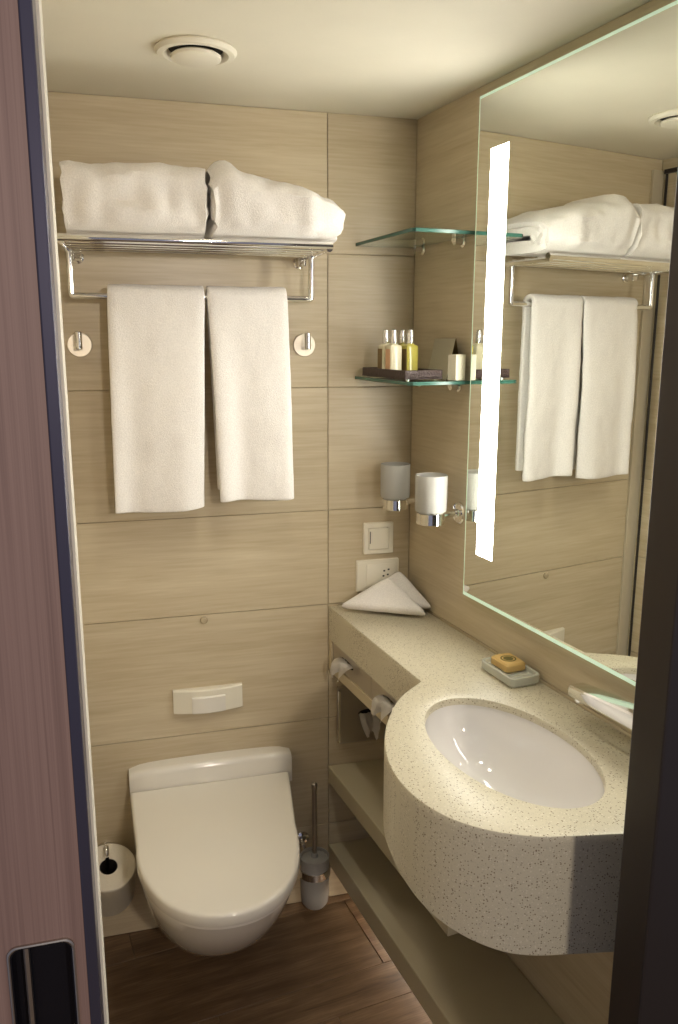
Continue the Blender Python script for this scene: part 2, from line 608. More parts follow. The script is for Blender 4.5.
obj('pull_rim', loft([[(x, y, z) for x, z in rounded_rect(HX0 + i, HX1 - i, HZ0 + i, HZ1 - i, 0.010)] for i, y in
                      ((-0.0006, DY0 - 0.0004), (-0.0006, DY0 - 0.0026), (0.0008, DY0 - 0.0032), (0.0018, DY0 - 0.0026), (0.0018, DY0 - 0.0004))], False, False), 'steel', pull, smooth=True)
obj('latch_bar', bxm(-0.8580, -0.8520, DY0 + 0.008, DY0 + 0.016, 0.83, 0.974, 0.002, 2), 'steel', pull)

# ------------------------------------------------------------------ mirror with light bands
mir = thing('mirror', sdz(0.70, 0.0, 0.981), 'large frameless wall mirror with pale green edges and built-in light bands', 'mirror', rotz=TH)
obj('backing', wbox(0.325, 1.085, 0.0008, 0.0125, 0.995, 2.034), 'steel', mir)
obj('silvering', wbox(0.3140, 1.0970, 0.0195, 0.0200, 0.9870, 2.0435), 'mirror', mir)
# the glass body shows as a pale green rim round the silvering
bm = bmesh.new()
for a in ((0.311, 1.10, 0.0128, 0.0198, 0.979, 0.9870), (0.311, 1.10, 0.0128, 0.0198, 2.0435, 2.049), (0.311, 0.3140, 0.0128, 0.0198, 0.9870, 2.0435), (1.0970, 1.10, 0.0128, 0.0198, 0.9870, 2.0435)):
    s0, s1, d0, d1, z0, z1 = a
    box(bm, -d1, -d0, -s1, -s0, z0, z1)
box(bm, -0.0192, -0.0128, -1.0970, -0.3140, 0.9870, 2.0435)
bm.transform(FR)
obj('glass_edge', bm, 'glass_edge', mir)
for s0, s1 in ((0.362, 0.4245), (0.985, 1.0475)):
    obj('light_band', wbox(s0, s1, 0.0196, 0.0206, 1.087, 1.939), 'led', mir)

# ------------------------------------------------------------------ vanity
ZC = 0.872
D0 = 0.0015
BULGE = [(0.497, 0.229), (0.55, 0.304), (0.631, 0.371), (0.714, 0.417), (0.795, 0.442), (0.875, 0.445), (0.943, 0.427), (0.998, 0.387), (1.036, 0.334), (1.055, 0.284)]


def catmull(pts, k=5):
    out = []
    n = len(pts)
    for i in range(n - 1):
        p0 = pts[max(i - 1, 0)]; p1 = pts[i]; p2 = pts[i + 1]; p3 = pts[min(i + 2, n - 1)]
        for j in range(k):
            t = j / k
            out.append(tuple(0.5 * ((2 * b) + (-a + c) * t + (2 * a - 5 * b + 4 * c - d) * t * t + (-a + 3 * b - 3 * c + d) * t ** 3) for a, b, c, d in zip(p0, p1, p2, p3)))
    out.append(pts[-1])
    return out


curve = catmull(BULGE)


def back_s(d):      # where the back wall lies at distance d from the mirror wall
    return -d * math.tan(TH) + 0.0015


outline = [(back_s(D0), D0), (back_s(0.2205), 0.2205)] + curve + [(1.078, 0.215), (1.125, 0.06), (1.13, D0)]
BC = (0.796, 0.219)
BA, BB = 0.203, 0.120


def ell(a, b, n=64):
    return [(BC[0] + a * math.cos(2 * math.pi * i / n), BC[1] + b * math.sin(2 * math.pi * i / n)) for i in range(n)]


def inset2(pts, d):
    n = len(pts)
    P = [Vector(p) for p in pts]
    area = sum(P[i].x * P[(i + 1) % n].y - P[(i + 1) % n].x * P[i].y for i in range(n))
    sg = 1 if area > 0 else -1
    o_ = []
    for i in range(n):
        a = (P[i] - P[i - 1]).normalized(); b = (P[(i + 1) % n] - P[i]).normalized()
        m = Vector((-a.y, a.x)) + Vector((-b.y, b.x))
        m = m.normalized() / max(0.45, m.normalized().dot(Vector((-a.y, a.x))))
        q = P[i] + m * d * sg
        o_.append((q.x, q.y))
    return o_


def slab_with_hole(out, holes_top, z0, z1, bev, a, b):
    """top face with an elliptical opening, eased rims, walls and underside"""
    bm = bmesh.new()
    O1 = inset2(out, bev)
    O2 = inset2(out, bev * 0.3)
    mk = lambda pts, z: [bm.verts.new(sdz(s, d, z)) for s, d in pts]
    ot = mk(O1, z1); ot2 = mk(O2, z1 - bev * 0.3); ow = mk(out, z1 - bev); ob = mk(out, z0)
    it = mk(ell(a + bev, b + bev), z1); it2 = mk(ell(a + bev * 0.3, b + bev * 0.3), z1 - bev * 0.3); iw = mk(ell(a, b), z1 - bev); ib = mk(ell(a, b), z0)
    for A, B in ((ot, ot2), (ot2, ow), (ow, ob), (it, it2), (it2, iw), (iw, ib)):
        n = len(A)
        for i in range(n): bm.faces.new((A[i], A[(i + 1) % n], B[(i + 1) % n], B[i]))
    for A, B in ((ot, it), (ob, ib)):
        es = []
        for L in (A, B):
            for i in range(len(L)):
                e = bm.edges.get((L[i], L[(i + 1) % len(L)]))
                es.append(e)
        bmesh.ops.triangle_fill(bm, edges=es, use_beauty=True)
    return bm


van = thing('vanity_counter', sdz(0.5, 0.1, 0.672), 'speckled beige stone vanity counter with a rounded bulge round the basin', 'counter', rotz=TH)
obj('countertop', slab_with_hole(outline, None, 0.857, ZC, 0.004, BA, BB), 'stone', van, smooth=True)
# apron under the top and, at the bulge, the deep rounded skirt
obj('apron', prism([tuple(sdz(q, e, 0)[:2]) for q, e in ((back_s(0.198), 0.198), (back_s(0.2205), 0.2205), (0.497, 0.2288), (0.500, 0.205))], 0.7815, 0.8569), 'stone', van)
# trim the apron's corner to the back wall by sliding it along
sk = curve + [(1.078, 0.215), (1.125, 0.06)]
inner = inset2(curve + [(1.078, 0.215), (1.125, 0.06)] , 0.0)
def thick(pts, t):
    P = [Vector(p) for p in pts]
    o_ = []
    for i in range(len(P)):
        a = (P[min(i + 1, len(P) - 1)] - P[max(i - 1, 0)]).normalized()
        q = P[i] + Vector((a.y, -a.x)) * t
        o_.append((q.x, q.y))
    return o_
inn = thick(sk, 0.02)
bm = bmesh.new()
mk = lambda pts, z: [bm.verts.new(sdz(s, d, z)) for s, d in pts]
zbot = lambda s_: 0.716 - 0.042 * max(0.0, min(1.0, (s_ - 0.80) / 0.22))
mkb = lambda pts, dz: [bm.verts.new(sdz(s, d, zbot(q[0]) + dz)) for (s, d), q in zip(pts, sk)]
a1 = mk(sk, 0.857); a2 = mkb(sk, 0.004); a3 = mkb(thick(sk, 0.004), 0.0); b1 = mk(inn, 0.857); b2 = mkb(inn, 0.0)
for A, B in ((a1, a2), (a2, a3), (a3, b2), (b2, b1), (b1, a1)):
    for i in range(len(A) - 1): bm.faces.new((A[i], A[i + 1], B[i + 1], B[i]))
for i in (0, -1): bm.faces.new((a1[i], a2[i], a3[i], b2[i], b1[i]))
obj('skirt', bm, 'stone', van, smooth=True)
obj('bottom_rail', wbox(-0.026, 0.50, 0.190, 0.2205, 0.691, 0.7185, 0.001, 1), 'apron', van)
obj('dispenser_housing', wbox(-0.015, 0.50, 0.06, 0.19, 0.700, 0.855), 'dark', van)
obj('end_stile', wbox(-0.027, -0.009, 0.19, 0.2202, 0.7187, 0.7813), 'apron', van)

# stainless tissue dispensers let into the counter front


def tissue_mesh(origin, out, along, w=0.05, h=0.055, drop=0.02, seed=1, fall=0.6, lean=0.0):
    """crumpled sheet pulled out of a slot"""
    rnd = random.Random(seed)
    o0 = Vector(origin); out = Vector(out).normalized(); al = Vector(along).normalized()
    nu, nv = 11, 11
    ph = rnd.random() * 6
    rows = []
    for j in range(nv):
        v = j / (nv - 1)
        row = []
        for i in range(nu):
            u = i / (nu - 1) - 0.5
            spread = 0.80 + 0.35 * math.sin(v * 2.2) - 0.45 * v * v
            fold = math.sin(u * 9 + ph + v * 2.0) * 0.0055 * (0.3 + v) + 0.0018 * math.sin(u * 23 + v * 8 + ph)
            p = o0 + al * (u * w * spread + lean * v * v) + out * (h * 0.62 * math.sin(v * 1.75) + fold)
            p.z += drop * math.sin(v * 2.6) - fall * h * v ** 1.8 + (0.010 * math.sin(u * 6 + ph) + 0.006 * math.sin(u * 17)) * v
            row.append(p)
        rows.append(row)
    bm = loft(rows, False, False, closed=False)
    g = bmesh.ops.solidify(bm, geom=bm.faces[:], thickness=0.0012)
    return bm


for k, (s0, s1) in enumerate(((-0.008, 0.2312), (0.2328, 0.475))):
    sm = (0.085, 0.332)[k]
    t = thing('tissue_dispenser', sdz((s0 + s1) / 2, 0.22, 0.719),
              ('brushed steel tissue dispenser in counter front, nearer the back wall', 'brushed steel tissue dispenser in counter front, next to the basin bulge')[k],
              'tissue dispenser', 'tissue dispensers in the counter front', rotz=TH)
    # face plate with an oval opening
    bm = bmesh.new()
    outl = [(s0, 0.7192), (s1, 0.7192), (s1, 0.7812), (s0, 0.7812)]
    hl = [(sm + 0.042 * math.cos(2 * math.pi * i / 28), 0.751 + 0.009 * math.sin(2 * math.pi * i / 28)) for i in range(28)]
    es = []
    for loop in (outl, hl):
        v = [bm.verts.new(sdz(s, 0.2165, z)) for s, z in loop]
        es += [bm.edges.new((v[i], v[(i + 1) % len(v)])) for i in range(len(v))]
    bmesh.ops.triangle_fill(bm, edges=es, use_beauty=True)
    r = bmesh.ops.extrude_face_region(bm, geom=bm.faces[:])
    bmesh.ops.translate(bm, verts=[g for g in r['geom'] if isinstance(g, bmesh.types.BMVert)], vec=-OUT_R * 0.003)
    obj('face_plate', bm, 'steel', t)
    ts = obj('tissue', tissue_mesh(sdz(sm, 0.212, 0.752), OUT_R, AL_R, 0.092, 0.056, 0.012, 3 + k * 5, 0.72, -0.006), 'paper', t, smooth=True)
    tag(ts, 'crumpled white tissue pulled out')

# polished bag dispenser on the back wall below the counter
t = thing('bag_dispenser', (-0.13, -0.001, 0.479), 'polished steel dispenser on the tile wall below the counter', 'dispenser')
bm = bmesh.new()
outl = rounded_rect(-0.200, -0.052, 0.480, 0.643, 0.008)
hl = [(-0.118 + 0.026 * math.cos(2 * math.pi * i / 24), 0.562 + 0.012 * math.sin(2 * math.pi * i / 24)) for i in range(24)]
es = []
for loop in (outl, hl):
    v = [bm.verts.new((x, -0.018, z)) for x, z in loop]
    es += [bm.edges.new((v[i], v[(i + 1) % len(v)])) for i in range(len(v))]
bmesh.ops.triangle_fill(bm, edges=es, use_beauty=True)
r = bmesh.ops.extrude_face_region(bm, geom=bm.faces[:])
bmesh.ops.translate(bm, verts=[g for g in r['geom'] if isinstance(g, bmesh.types.BMVert)], vec=(0, 0.0155, 0))
obj('case', bm, 'steel', t)
obj('back_plate', bxm(-0.198, -0.054, -0.0022, -0.0006, 0.482, 0.641), 'dark', t)
obj('chrome_edge', bxm(-0.2015, -0.194, -0.0225, -0.0185, 0.485, 0.638, 0.0015, 2), 'chrome', t)
obj('tissue', tissue_mesh((-0.118, -0.016, 0.562), (0, -1, -0.2), (1, 0, 0), 0.050, 0.048, 0.004, 11, 1.0, 0.008), 'paper', t, smooth=True)

# basin
bas = thing('wash_basin', sdz(BC[0], BC[1], 0.70), 'glossy white oval basin set into the speckled counter', 'basin', rotz=TH)
rings = []
prof = []
for i in range(15):
    t_ = i / 14
    rr = math.cos(t_ * math.pi / 2) ** 0.62 if i < 14 else 0.0
    prof.append((max(rr, 0.09), -0.128 * math.sin(t_ * math.pi / 2) ** 1.15))
rows = [[sdz(s, d, 0.8565) for s, d in ell(BA + 0.018, BB + 0.018)]] + [[sdz(s, d, 0.8565 + h) for s, d in ell((BA + 0.003) * rr, (BB + 0.003) * rr)] for rr, h in prof]
bm = loft(rows, False, False)
bmesh.ops.recalc_face_normals(bm, faces=bm.faces[:])
bmesh.ops.solidify(bm, geom=bm.faces[:], thickness=0.006)
obj('bowl', bm, 'basin', bas, smooth=True)
cz = 0.8565 - 0.128
obj('drain', lm([(0.0, 0.004), (0.018, 0.004), (0.023, 0.0025), (0.024, -0.012), (0.0, -0.012)][1:4], sdz(BC[0], BC[1], cz + 0.004), 24), 'chrome', bas, smooth=True)

# boards below the counter
def board(s1, d1, z0, z1, label, strip=False):
    t = thing('under_counter_shelf', sdz(s1 / 2, d1 / 2, z0), label, 'shelf', 'boards under the counter', rotz=TH)
    pts = [(back_s(D0), D0), (back_s(d1), d1), (s1, d1), (s1, D0)]
    obj('board', prism([tuple(sdz(s, d, 0)[:2]) for s, d in pts], z0, z1, 0.0015), 'shelfboard', t)
    if strip:      # floor light tucked under the board
        obj('light_strip', wbox(0.03, s1 - 0.05, 0.085, 0.097, z0 - 0.007, z0 - 0.0004), 'floorlight', t)
board(0.624, 0.222, 0.362, 0.411, 'short olive beige shelf board under the counter, upper of two')
board(1.15, 0.222, 0.108, 0.170, 'long olive beige shelf board close above the floor, lower of two', True)

# faucet: flat spout swung along the wall
fa = thing('faucet', sdz(0.985, 0.062, ZC), 'chrome faucet with flat bar spout beside the mirror', 'faucet', rotz=TH)
bm = bmesh.new()
lathe(bm, [(0.026, 0.0005), (0.026, 0.006), (0.021, 0.010), (0.020, 0.085), (0.017, 0.092)], sdz(0.985, 0.062, ZC), 28)
obj('body', bm, 'chrome', fa, smooth=True)
sp = []
for s, hw, z0, z1 in ((0.766, 0.007, 0.937, 0.946), (0.768, 0.013, 0.933, 0.948), (0.776, 0.018, 0.930, 0.951), (0.84, 0.020, 0.934, 0.958), (0.94, 0.021, 0.938, 0.968), (1.0, 0.020, 0.938, 0.972)):
    dc = 0.062
    sp.append([sdz(s, dc - hw, z0 + 0.004), sdz(s, dc - hw + 0.003, z0), sdz(s, dc + hw - 0.003, z0), sdz(s, dc + hw, z0 + 0.004), sdz(s, dc + hw, z1 - 0.003), sdz(s, dc + hw - 0.003, z1), sdz(s, dc - hw + 0.003, z1), sdz(s, dc - hw, z1 - 0.003)])
obj('spout', loft(sp), 'chrome', fa, smooth=True)
obj('aerator', lm([(0.008, -0.012), (0.0095, -0.010), (0.0095, 0.0)], sdz(0.786, 0.062, 0.932), 20), 'chrome', fa, smooth=True)
lv = [[sdz(s, 0.062 - 0.008, z), sdz(s, 0.062 + 0.008, z), sdz(s, 0.062 + 0.007, z + 0.006), sdz(s, 0.062 - 0.007, z + 0.006)] for s, z in ((0.975, 0.981), (1.01, 0.987), (1.06, 1.003))]
obj('lever', loft(lv), 'chrome', fa, smooth=True)

# soap dish and soap
sdh = thing('soap_dish', sdz(0.545, 0.048, ZC), 'clear ribbed glass soap dish on the counter', 'soap dish', rotz=TH)


def rr_ring(sc, dc, hs, hd, r, z, k=5):
    return [sdz(sc + x, dc + y, z) for x, y in rounded_rect(-hs, hs, -hd, hd, r, k)]


sC, dC = 0.547, 0.0465
hs, hd = 0.060, 0.0365
R = [rr_ring(sC, dC, hs - 0.005, hd - 0.005, 0.010, ZC + 0.0008), rr_ring(sC, dC, hs, hd, 0.013, ZC + 0.006), rr_ring(sC, dC, hs, hd, 0.013, ZC + 0.021), rr_ring(sC, dC, hs - 0.002, hd - 0.002, 0.012, ZC + 0.023),
     rr_ring(sC, dC, hs - 0.006, hd - 0.006, 0.009, ZC + 0.022), rr_ring(sC, dC, hs - 0.008, hd - 0.008, 0.008, ZC + 0.016)]
obj('dish', loft(R), 'dish', sdh, smooth=True)
bm = bmesh.new()
for q in range(7):
    s_ = sC - 0.039 + q * 0.013
    tube(bm, [sdz(s_, dC - 0.024, ZC + 0.0162), sdz(s_, dC + 0.024, ZC + 0.0162)], 0.0016, 8)
obj('ribs', bm, 'dish', sdh, smooth=True)
sp_ = thing('soap_bar', sdz(0.545, 0.048, ZC + 0.018), 'amber soap bar with round dark emblem in glass dish', 'soap', rotz=TH)
R = [rr_ring(0.539, 0.046, a, b, 0.006, z) for a, b, z in ((0.028, 0.021, ZC + 0.0180), (0.031, 0.024, ZC + 0.021), (0.031, 0.024, ZC + 0.033), (0.028, 0.021, ZC + 0.0365))]
obj('bar', loft(R), 'soap', sp_, smooth=True)
bm = bmesh.new()
c = sdz(0.539, 0.046, ZC + 0.0366)
for r0, r1 in ((0.0135, 0.0165), (0.0, 0.0105)):
    lathe(bm, [(max(r0, 0.0002), 0.0), (max(r0, 0.0002), 0.0005), (r1, 0.0005), (r1, 0.0)], c, 30, caps=False)
obj('emblem', bm, 'soapmark', sp_)

# ------------------------------------------------------------------ folded face cloths on the counter


def pillow_triangle(A, B, C, thick, seed, n=18):
    """plump folded triangle of cloth: two skins over a triangle with rounded rims"""
    A, B, C = Vector(A), Vector(B), Vector(C)
    nr = (B - A).cross(C - A).normalized()
    bm = bmesh.new()
    skins = []
    for sgn in (1, -1):
        g = {}
        for i in range(n + 1):
            for j in range(n + 1 - i):
                k = n - i - j
                a, b, c = i / n, j / n, k / n
                e = min(a, b, c) * 3
                edge = min(1.0, e * 3.2)
                t = thick * (0.5 + 0.5 * math.sqrt(max(0, 1 - (1 - edge) ** 2))) * (0.75 + 0.25 * e)
                # pull the tips in so the corners are round
                p = A * a + B * b + C * c
                mx = max(a, b, c)
                if mx > 0.88:
                    p = p.lerp((A + B + C) / 3, (mx - 0.88) * 0.55)
                nz = noise.noise(p * 22 + Vector((seed, 0, 0))) * 0.003 + noise.noise(p * 60 + Vector((seed, 3, 0))) * 0.0012
                g[i, j] = bm.verts.new(p + nr * (sgn * t * 0.5 + nz))
        skins.append(g)
        for i in range(n):
            for j in range(n - i):
                f1 = [g[i, j], g[i + 1, j], g[i, j + 1]]
                bm.faces.new(f1 if sgn > 0 else f1[::-1])
                if i + j < n - 1:
                    f2 = [g[i + 1, j], g[i + 1, j + 1], g[i, j + 1]]
                    bm.faces.new(f2 if sgn > 0 else f2[::-1])
    loopk = [(i, 0) for i in range(n)] + [(n - i, i) for i in range(n)] + [(0, n - i) for i in range(n)]
    for q in range(len(loopk)):
        a, b = loopk[q], loopk[(q + 1) % len(loopk)]
        bm.faces.new((skins[0][a], skins[1][a], skins[1][b], skins[0][b]))
    return bm


def cloth(name, bm, label, group, sub=1):
    o = tag(obj(name, bm, 'terry', smooth=True), label, 'towel', group)
    for p in o.data.polygons: p.use_smooth = True
    md = o.modifiers.new('soften', 'SUBSURF'); md.levels = sub; md.render_levels = sub
    return o


cloth('face_cloth', pillow_triangle((-0.212, -0.058, 0.885), (-0.010, -0.180, 0.885), (-0.074, -0.052, 0.954), 0.036, 1),
      'white face cloth folded to a triangle, in front on the counter', 'folded face cloths')
cloth('face_cloth', pillow_triangle((-0.160, -0.022, 0.885), (0.016, -0.148, 0.890), (-0.032, -0.022, 0.961), 0.024, 5),
      'white face cloth folded to a triangle, behind against the corner', 'folded face cloths')

# ------------------------------------------------------------------ glass corner shelves
for k, z in enumerate((1.780, 1.461)):
    t = thing('glass_shelf', sdz(0.15, 0.08, z), ('clear glass corner shelf standing empty, upper of two', 'clear glass corner shelf carrying tray and bottles')[k], 'shelf', 'glass corner shelves', rotz=TH)
    c0 = [(back_s(0.004) + 0.002, 0.004), (back_s(0.153) + 0.002, 0.153), (0.280, 0.160), (0.288, 0.158), (0.293, 0.152), (0.294, 0.144), (0.294, 0.004)]
    b = prism([tuple(sdz(s, d, 0)[:2]) for s, d in c0], z, z + 0.008, 0.0008)
    pn = obj('pane', b, 'glass', t)
    pn.data.materials.append(M['shelf_edge'])
    for p in pn.data.polygons:
        if abs(p.normal.z) < 0.9: p.material_index = 1
    for s in (0.045, 0.232):
        cl = obj('clip', lm([(0.012, 0.0006), (0.012, 0.003), (0.0075, 0.004), (0.0075, 0.024)], sdz(s, 0, z - 0.0085), 20, TO_ROOM_RIGHT), 'chrome', t, smooth=True)
        obj('clip_jaw', wbox(s - 0.008, s + 0.008, 0.008, 0.027, z - 0.009, z - 0.0005, 0.001, 1), 'chrome', cl)

# tray with bottles
ZT = 1.4695
tr = thing('amenity_tray', sdz(0.17, 0.097, ZT), 'dark woven tray holding bottles on the lower glass shelf', 'tray', rotz=TH)
ts0, ts1, td0, td1 = 0.035, 0.262, 0.062, 0.156
obj('tray_base', wbox(ts0, ts1, td0, td1, ZT + 0.003, ZT + 0.008), 'tray', tr)
for a in ((ts0, ts1, td1 - 0.004, td1), (ts0, ts1, td0, td0 + 0.004), (ts1 - 0.004, ts1, td0 + 0.004, td1 - 0.004), (ts0, ts0 + 0.004, td0 + 0.004, td1 - 0.004)):
    obj('tray_side', wbox(*a, ZT + 0.003, ZT + 0.023, 0.001, 1), 'tray', tr)
for s in (ts0 + 0.012, ts1 - 0.012):
    for d in (td0 + 0.012, td1 - 0.012):
        obj('tray_foot', lm([(0.004, 0.0002), (0.005, 0.003)], sdz(s, d, ZT), 12), 'cap', tr)

BOT = [(0.118, 0.134, 'liquid_pale', 'label_brown_leaf_shade', 'pale lotion bottle with brown label at the back of the tray, by the tile wall'),
       (0.160, 0.134, 'liquid_pale', 'label_peach', 'pale lotion bottle with peach label in the tray'),
       (0.125, 0.094, 'liquid_yellow', 'label_peach', 'yellow lotion bottle with peach label standing behind the others'),
       (0.165, 0.094, 'liquid_yellow', 'label_brown_leaf_shade', 'yellow lotion bottle with brown label at the front of the tray')]
for s, d, liq, lab, text in BOT:
    z = ZT + 0.0082
    t = thing('lotion_bottle', sdz(s, d, z), text, 'bottle', 'small bottles in the tray', rotz=TH)
    h = 0.0145
    R = [rr_ring(s, d, a, a, min(a * 0.3, 0.003), z + zz, 3) for a, zz in ((h - 0.001, 0.0), (h, 0.001), (h, 0.065), (h - 0.0015, 0.0675), (0.0065, 0.071), (0.0062, 0.074))]
    obj('body', loft(R), liq, t, smooth=True)
    obj('label', wbox(s - 0.0115, s + 0.0115, d + h + 0.0001, d + h + 0.0006, z + 0.007, z + 0.060), lab, t)
    cp = obj('cap', lm([(0.0078, 0.0), (0.0082, 0.001), (0.0078, 0.022), (0.0066, 0.030), (0.003, 0.0325)], sdz(s, d, z + 0.0725), 20), 'cap', t, smooth=True)

# small carton and a folded card beside the tray
t = thing('soap_carton', sdz(0.272, 0.036, ZT), 'small cream paper carton on the glass shelf beside the tray', 'carton', rotz=TH + 0.35)
def turned(bm, s, d, a):
    c = sdz(s, d, 0)
    bm.transform(Matrix.Translation(c) @ Matrix.Rotation(a, 4, 'Z') @ Matrix.Translation(-c))
    return bm
CB = (0.276, 0.034)
obj('carton_body', turned(wbox(0.263, 0.288, 0.018, 0.050, ZT + 0.0004, ZT + 0.056, 0.0008, 1), *CB, 0.30), 'card', t)
obj('carton_flap', turned(wbox(0.263, 0.288, 0.018, 0.050, ZT + 0.0562, ZT + 0.0572), *CB, 0.30), 'card', t)
t = thing('folded_card', sdz(0.20, 0.035, ZT), 'beige folded tent card standing behind the paper carton', 'card', rotz=TH)
for nm, dB, dT, mt in (('front_leaf', 0.050, 0.0285, 'card'), ('rear_leaf', 0.010, 0.0270, 'label_brown_leaf_shade')):  # rear leaf is dark brown to paint in the shade on its inner side
    bm = bmesh.new()
    P = [sdz(0.165, dB, ZT + 0.0003), sdz(0.258, dB, ZT + 0.0003), sdz(0.258, dT, ZT + 0.092), sdz(0.165, dT, ZT + 0.092)]
    bm.faces.new([bm.verts.new(p) for p in P])
    bmesh.ops.solidify(bm, geom=bm.faces[:], thickness=0.001)
    obj(nm, bm, mt, t)

# ------------------------------------------------------------------ tumblers in chrome wall holders
def tumbler_set(s, l1, l2):
    d, zr = 0.080, 1.141
    t = thing('tumbler_holder', sdz(s, 0.0, zr), l1, 'holder', 'chrome tumbler holders', rotz=TH)
    obj('wall_plate', lm([(0.026, 0.0006), (0.026, 0.006), (0.023, 0.009), (0.010, 0.010), (0.009, 0.016)], sdz(s, 0, 1.160), 28, TO_ROOM_RIGHT), 'chrome', t, smooth=True)
    bm = bmesh.new()
    tube(bm, [sdz(s, 0.014, 1.160), sdz(s, 0.049, 1.157)], 0.0075, 14)
    obj('arm', bm, 'chrome', t, smooth=True)
    obj('ring', lm([(0.0298, 0.0), (0.0325, 0.001), (0.0325, 0.026), (0.0315, 0.0272), (0.0298, 0.0262), (0.0298, 0.0)], sdz(s, d, zr), 36, caps=False), 'chrome', t, smooth=True)
    obj('ring_floor', lm([(0.0297, 0.0002), (0.0297, 0.0018)], sdz(s, d, zr), 36), 'chrome', t, smooth=True)
    g = thing('tumbler', sdz(s, d, zr + 0.002), l2, 'tumbler', 'frosted glass tumblers', rotz=TH)
    obj('glass_wall', lm([(0.024, 0.0004), (0.0285, 0.003), (0.0290, 0.026), (0.0355, 0.0285), (0.0368, 0.034), (0.0372, 0.111), (0.0362, 0.1125), (0.0345, 0.111), (0.0340, 0.036), (0.026, 0.029), (0.0255, 0.006)], sdz(s, d, zr + 0.002), 40), 'frosted', g, smooth=True)


tumbler_set(0.256, 'chrome wall ring with round plate close to the mirror edge', 'frosted glass tumbler nearest the mirror')
tumbler_set(0.072, 'chrome wall ring near the tiled corner', 'frosted glass tumbler by the back corner above the switch')

# ------------------------------------------------------------------ switch and socket
t = thing('light_switch', (-0.0885, 0, 1.006), 'ivory wall switch with single rocker above the socket', 'switch')
x0, x1, z0, z1 = -0.1295, -0.0475, 1.006, 1.090
obj('frame', loft([[(x, y, z) for x, z in rounded_rect(x0 + i, x1 - i, z0 + i, z1 - i, 0.003)] for i, y in ((0, -0.0005), (0, -0.008), (0.002, -0.0105), (0.012, -0.0105), (0.0125, -0.008))], True, True), 'plastic', t, smooth=True)
ro = obj('rocker', loft([[(x, y, z) for x, z in rounded_rect(x0 + 0.0135 + i, x1 - 0.0135 - i, z0 + 0.0135 + i, z1 - 0.0135 - i, 0.002)] for i, y in ((0, -0.0082), (0, -0.0122), (0.001, -0.0135))], True, True), 'plastic', t, smooth=True)
obj('indicator', bxm(x0 + 0.0160, x0 + 0.0182, -0.0142, -0.0136, z0 + 0.030, z1 - 0.022), 'dark', ro)
t = thing('power_socket', (-0.0885, 0, 0.905), 'ivory socket plate partly behind the folded face cloths', 'socket')
x0, x1, z0, z1 = -0.1475, -0.0300, 0.905, 0.990
obj('plate', loft([[(x, y, z) for x, z in rounded_rect(x0 + i, x1 - i, z0 + i, z1 - i, 0.003)] for i, y in ((0, -0.0005), (0, -0.006), (0.002, -0.008))], True, True), 'plastic', t, smooth=True)
obj('insert', loft([[(x, y, z) for x, z in rounded_rect(-0.121 + i, -0.040 - i, 0.918 + i, 0.978 - i, 0.003)] for i, y in ((0, -0.0082), (0, -0.0098), (0.001, -0.0106))], True, True), 'plastic', t, smooth=True)
for dx, dz in ((-0.072, 0.959), (-0.060, 0.962), (-0.074, 0.945), (-0.062, 0.948)):
    obj('slot', bxm(dx - 0.0025, dx + 0.0025, -0.0112, -0.0107, dz - 0.002, dz + 0.002), 'dark', t)

# ------------------------------------------------------------------ towel rack
rk = thing('towel_rack', (-0.548, 0, 1.65), 'chrome towel rack with rod shelf and hanging rail on the back wall', 'towel rack')
XL, XR, ZS = -0.8156, -0.2855, 1.752
RX0, RX1 = -0.828, -0.275
for i, (d, rr) in enumerate(((0.228, 0.0085), (0.182, 0.006), (0.137, 0.006), (0.092, 0.006), (0.047, 0.006))):
    bm = bmesh.new()
    e = 0.006 if i == 0 else -0.006
    tube(bm, [(RX0 - e * 0.5, -d, ZS + (0.0 if i else 0.003)), (RX1 + e * 0.5, -d, ZS + (0.0 if i else 0.003))], rr, 14)
    obj('shelf_rod', bm, 'chrome', rk, smooth=True)
for x in (RX0 + 0.004, RX1 - 0.004):
    bm = bmesh.new()
    tube(bm, [(x, -0.232, ZS - 0.004), (x, -0.004, ZS - 0.004)], 0.0068, 14)
    obj('side_rod', bm, 'chrome', rk, smooth=True)
for x in (XL + 0.014, XR - 0.010):
    br = obj('bracket', lm([(0.0135, 0.0006), (0.0135, 0.006), (0.010, 0.008), (0.009, 0.020)], (x, 0, 1.737), 24, TO_ROOM_BACK), 'chrome', rk, smooth=True)
    obj('bracket_block', bxm(x - 0.010, x + 0.010, -0.040, -0.016, 1.727, 1.748, 0.002, 2), 'chrome', br)
bm = bmesh.new()
pts = [(XL, -0.088, ZS - 0.004)] + bend((XL, -0.088, ZS), (XL, -0.088, 1.650), (XR, -0.088, 1.650), 0.006, 3) + bend((XL, -0.088, 1.650), (XR, -0.088, 1.650), (XR, -0.088, ZS), 0.006, 3) + [(XR, -0.088, ZS - 0.004)]
tube(bm, pts, 0.0072, 14)
obj('hanging_rail', bm, 'chrome', rk, smooth=True)

# hanging towels: sheet laid over the rail


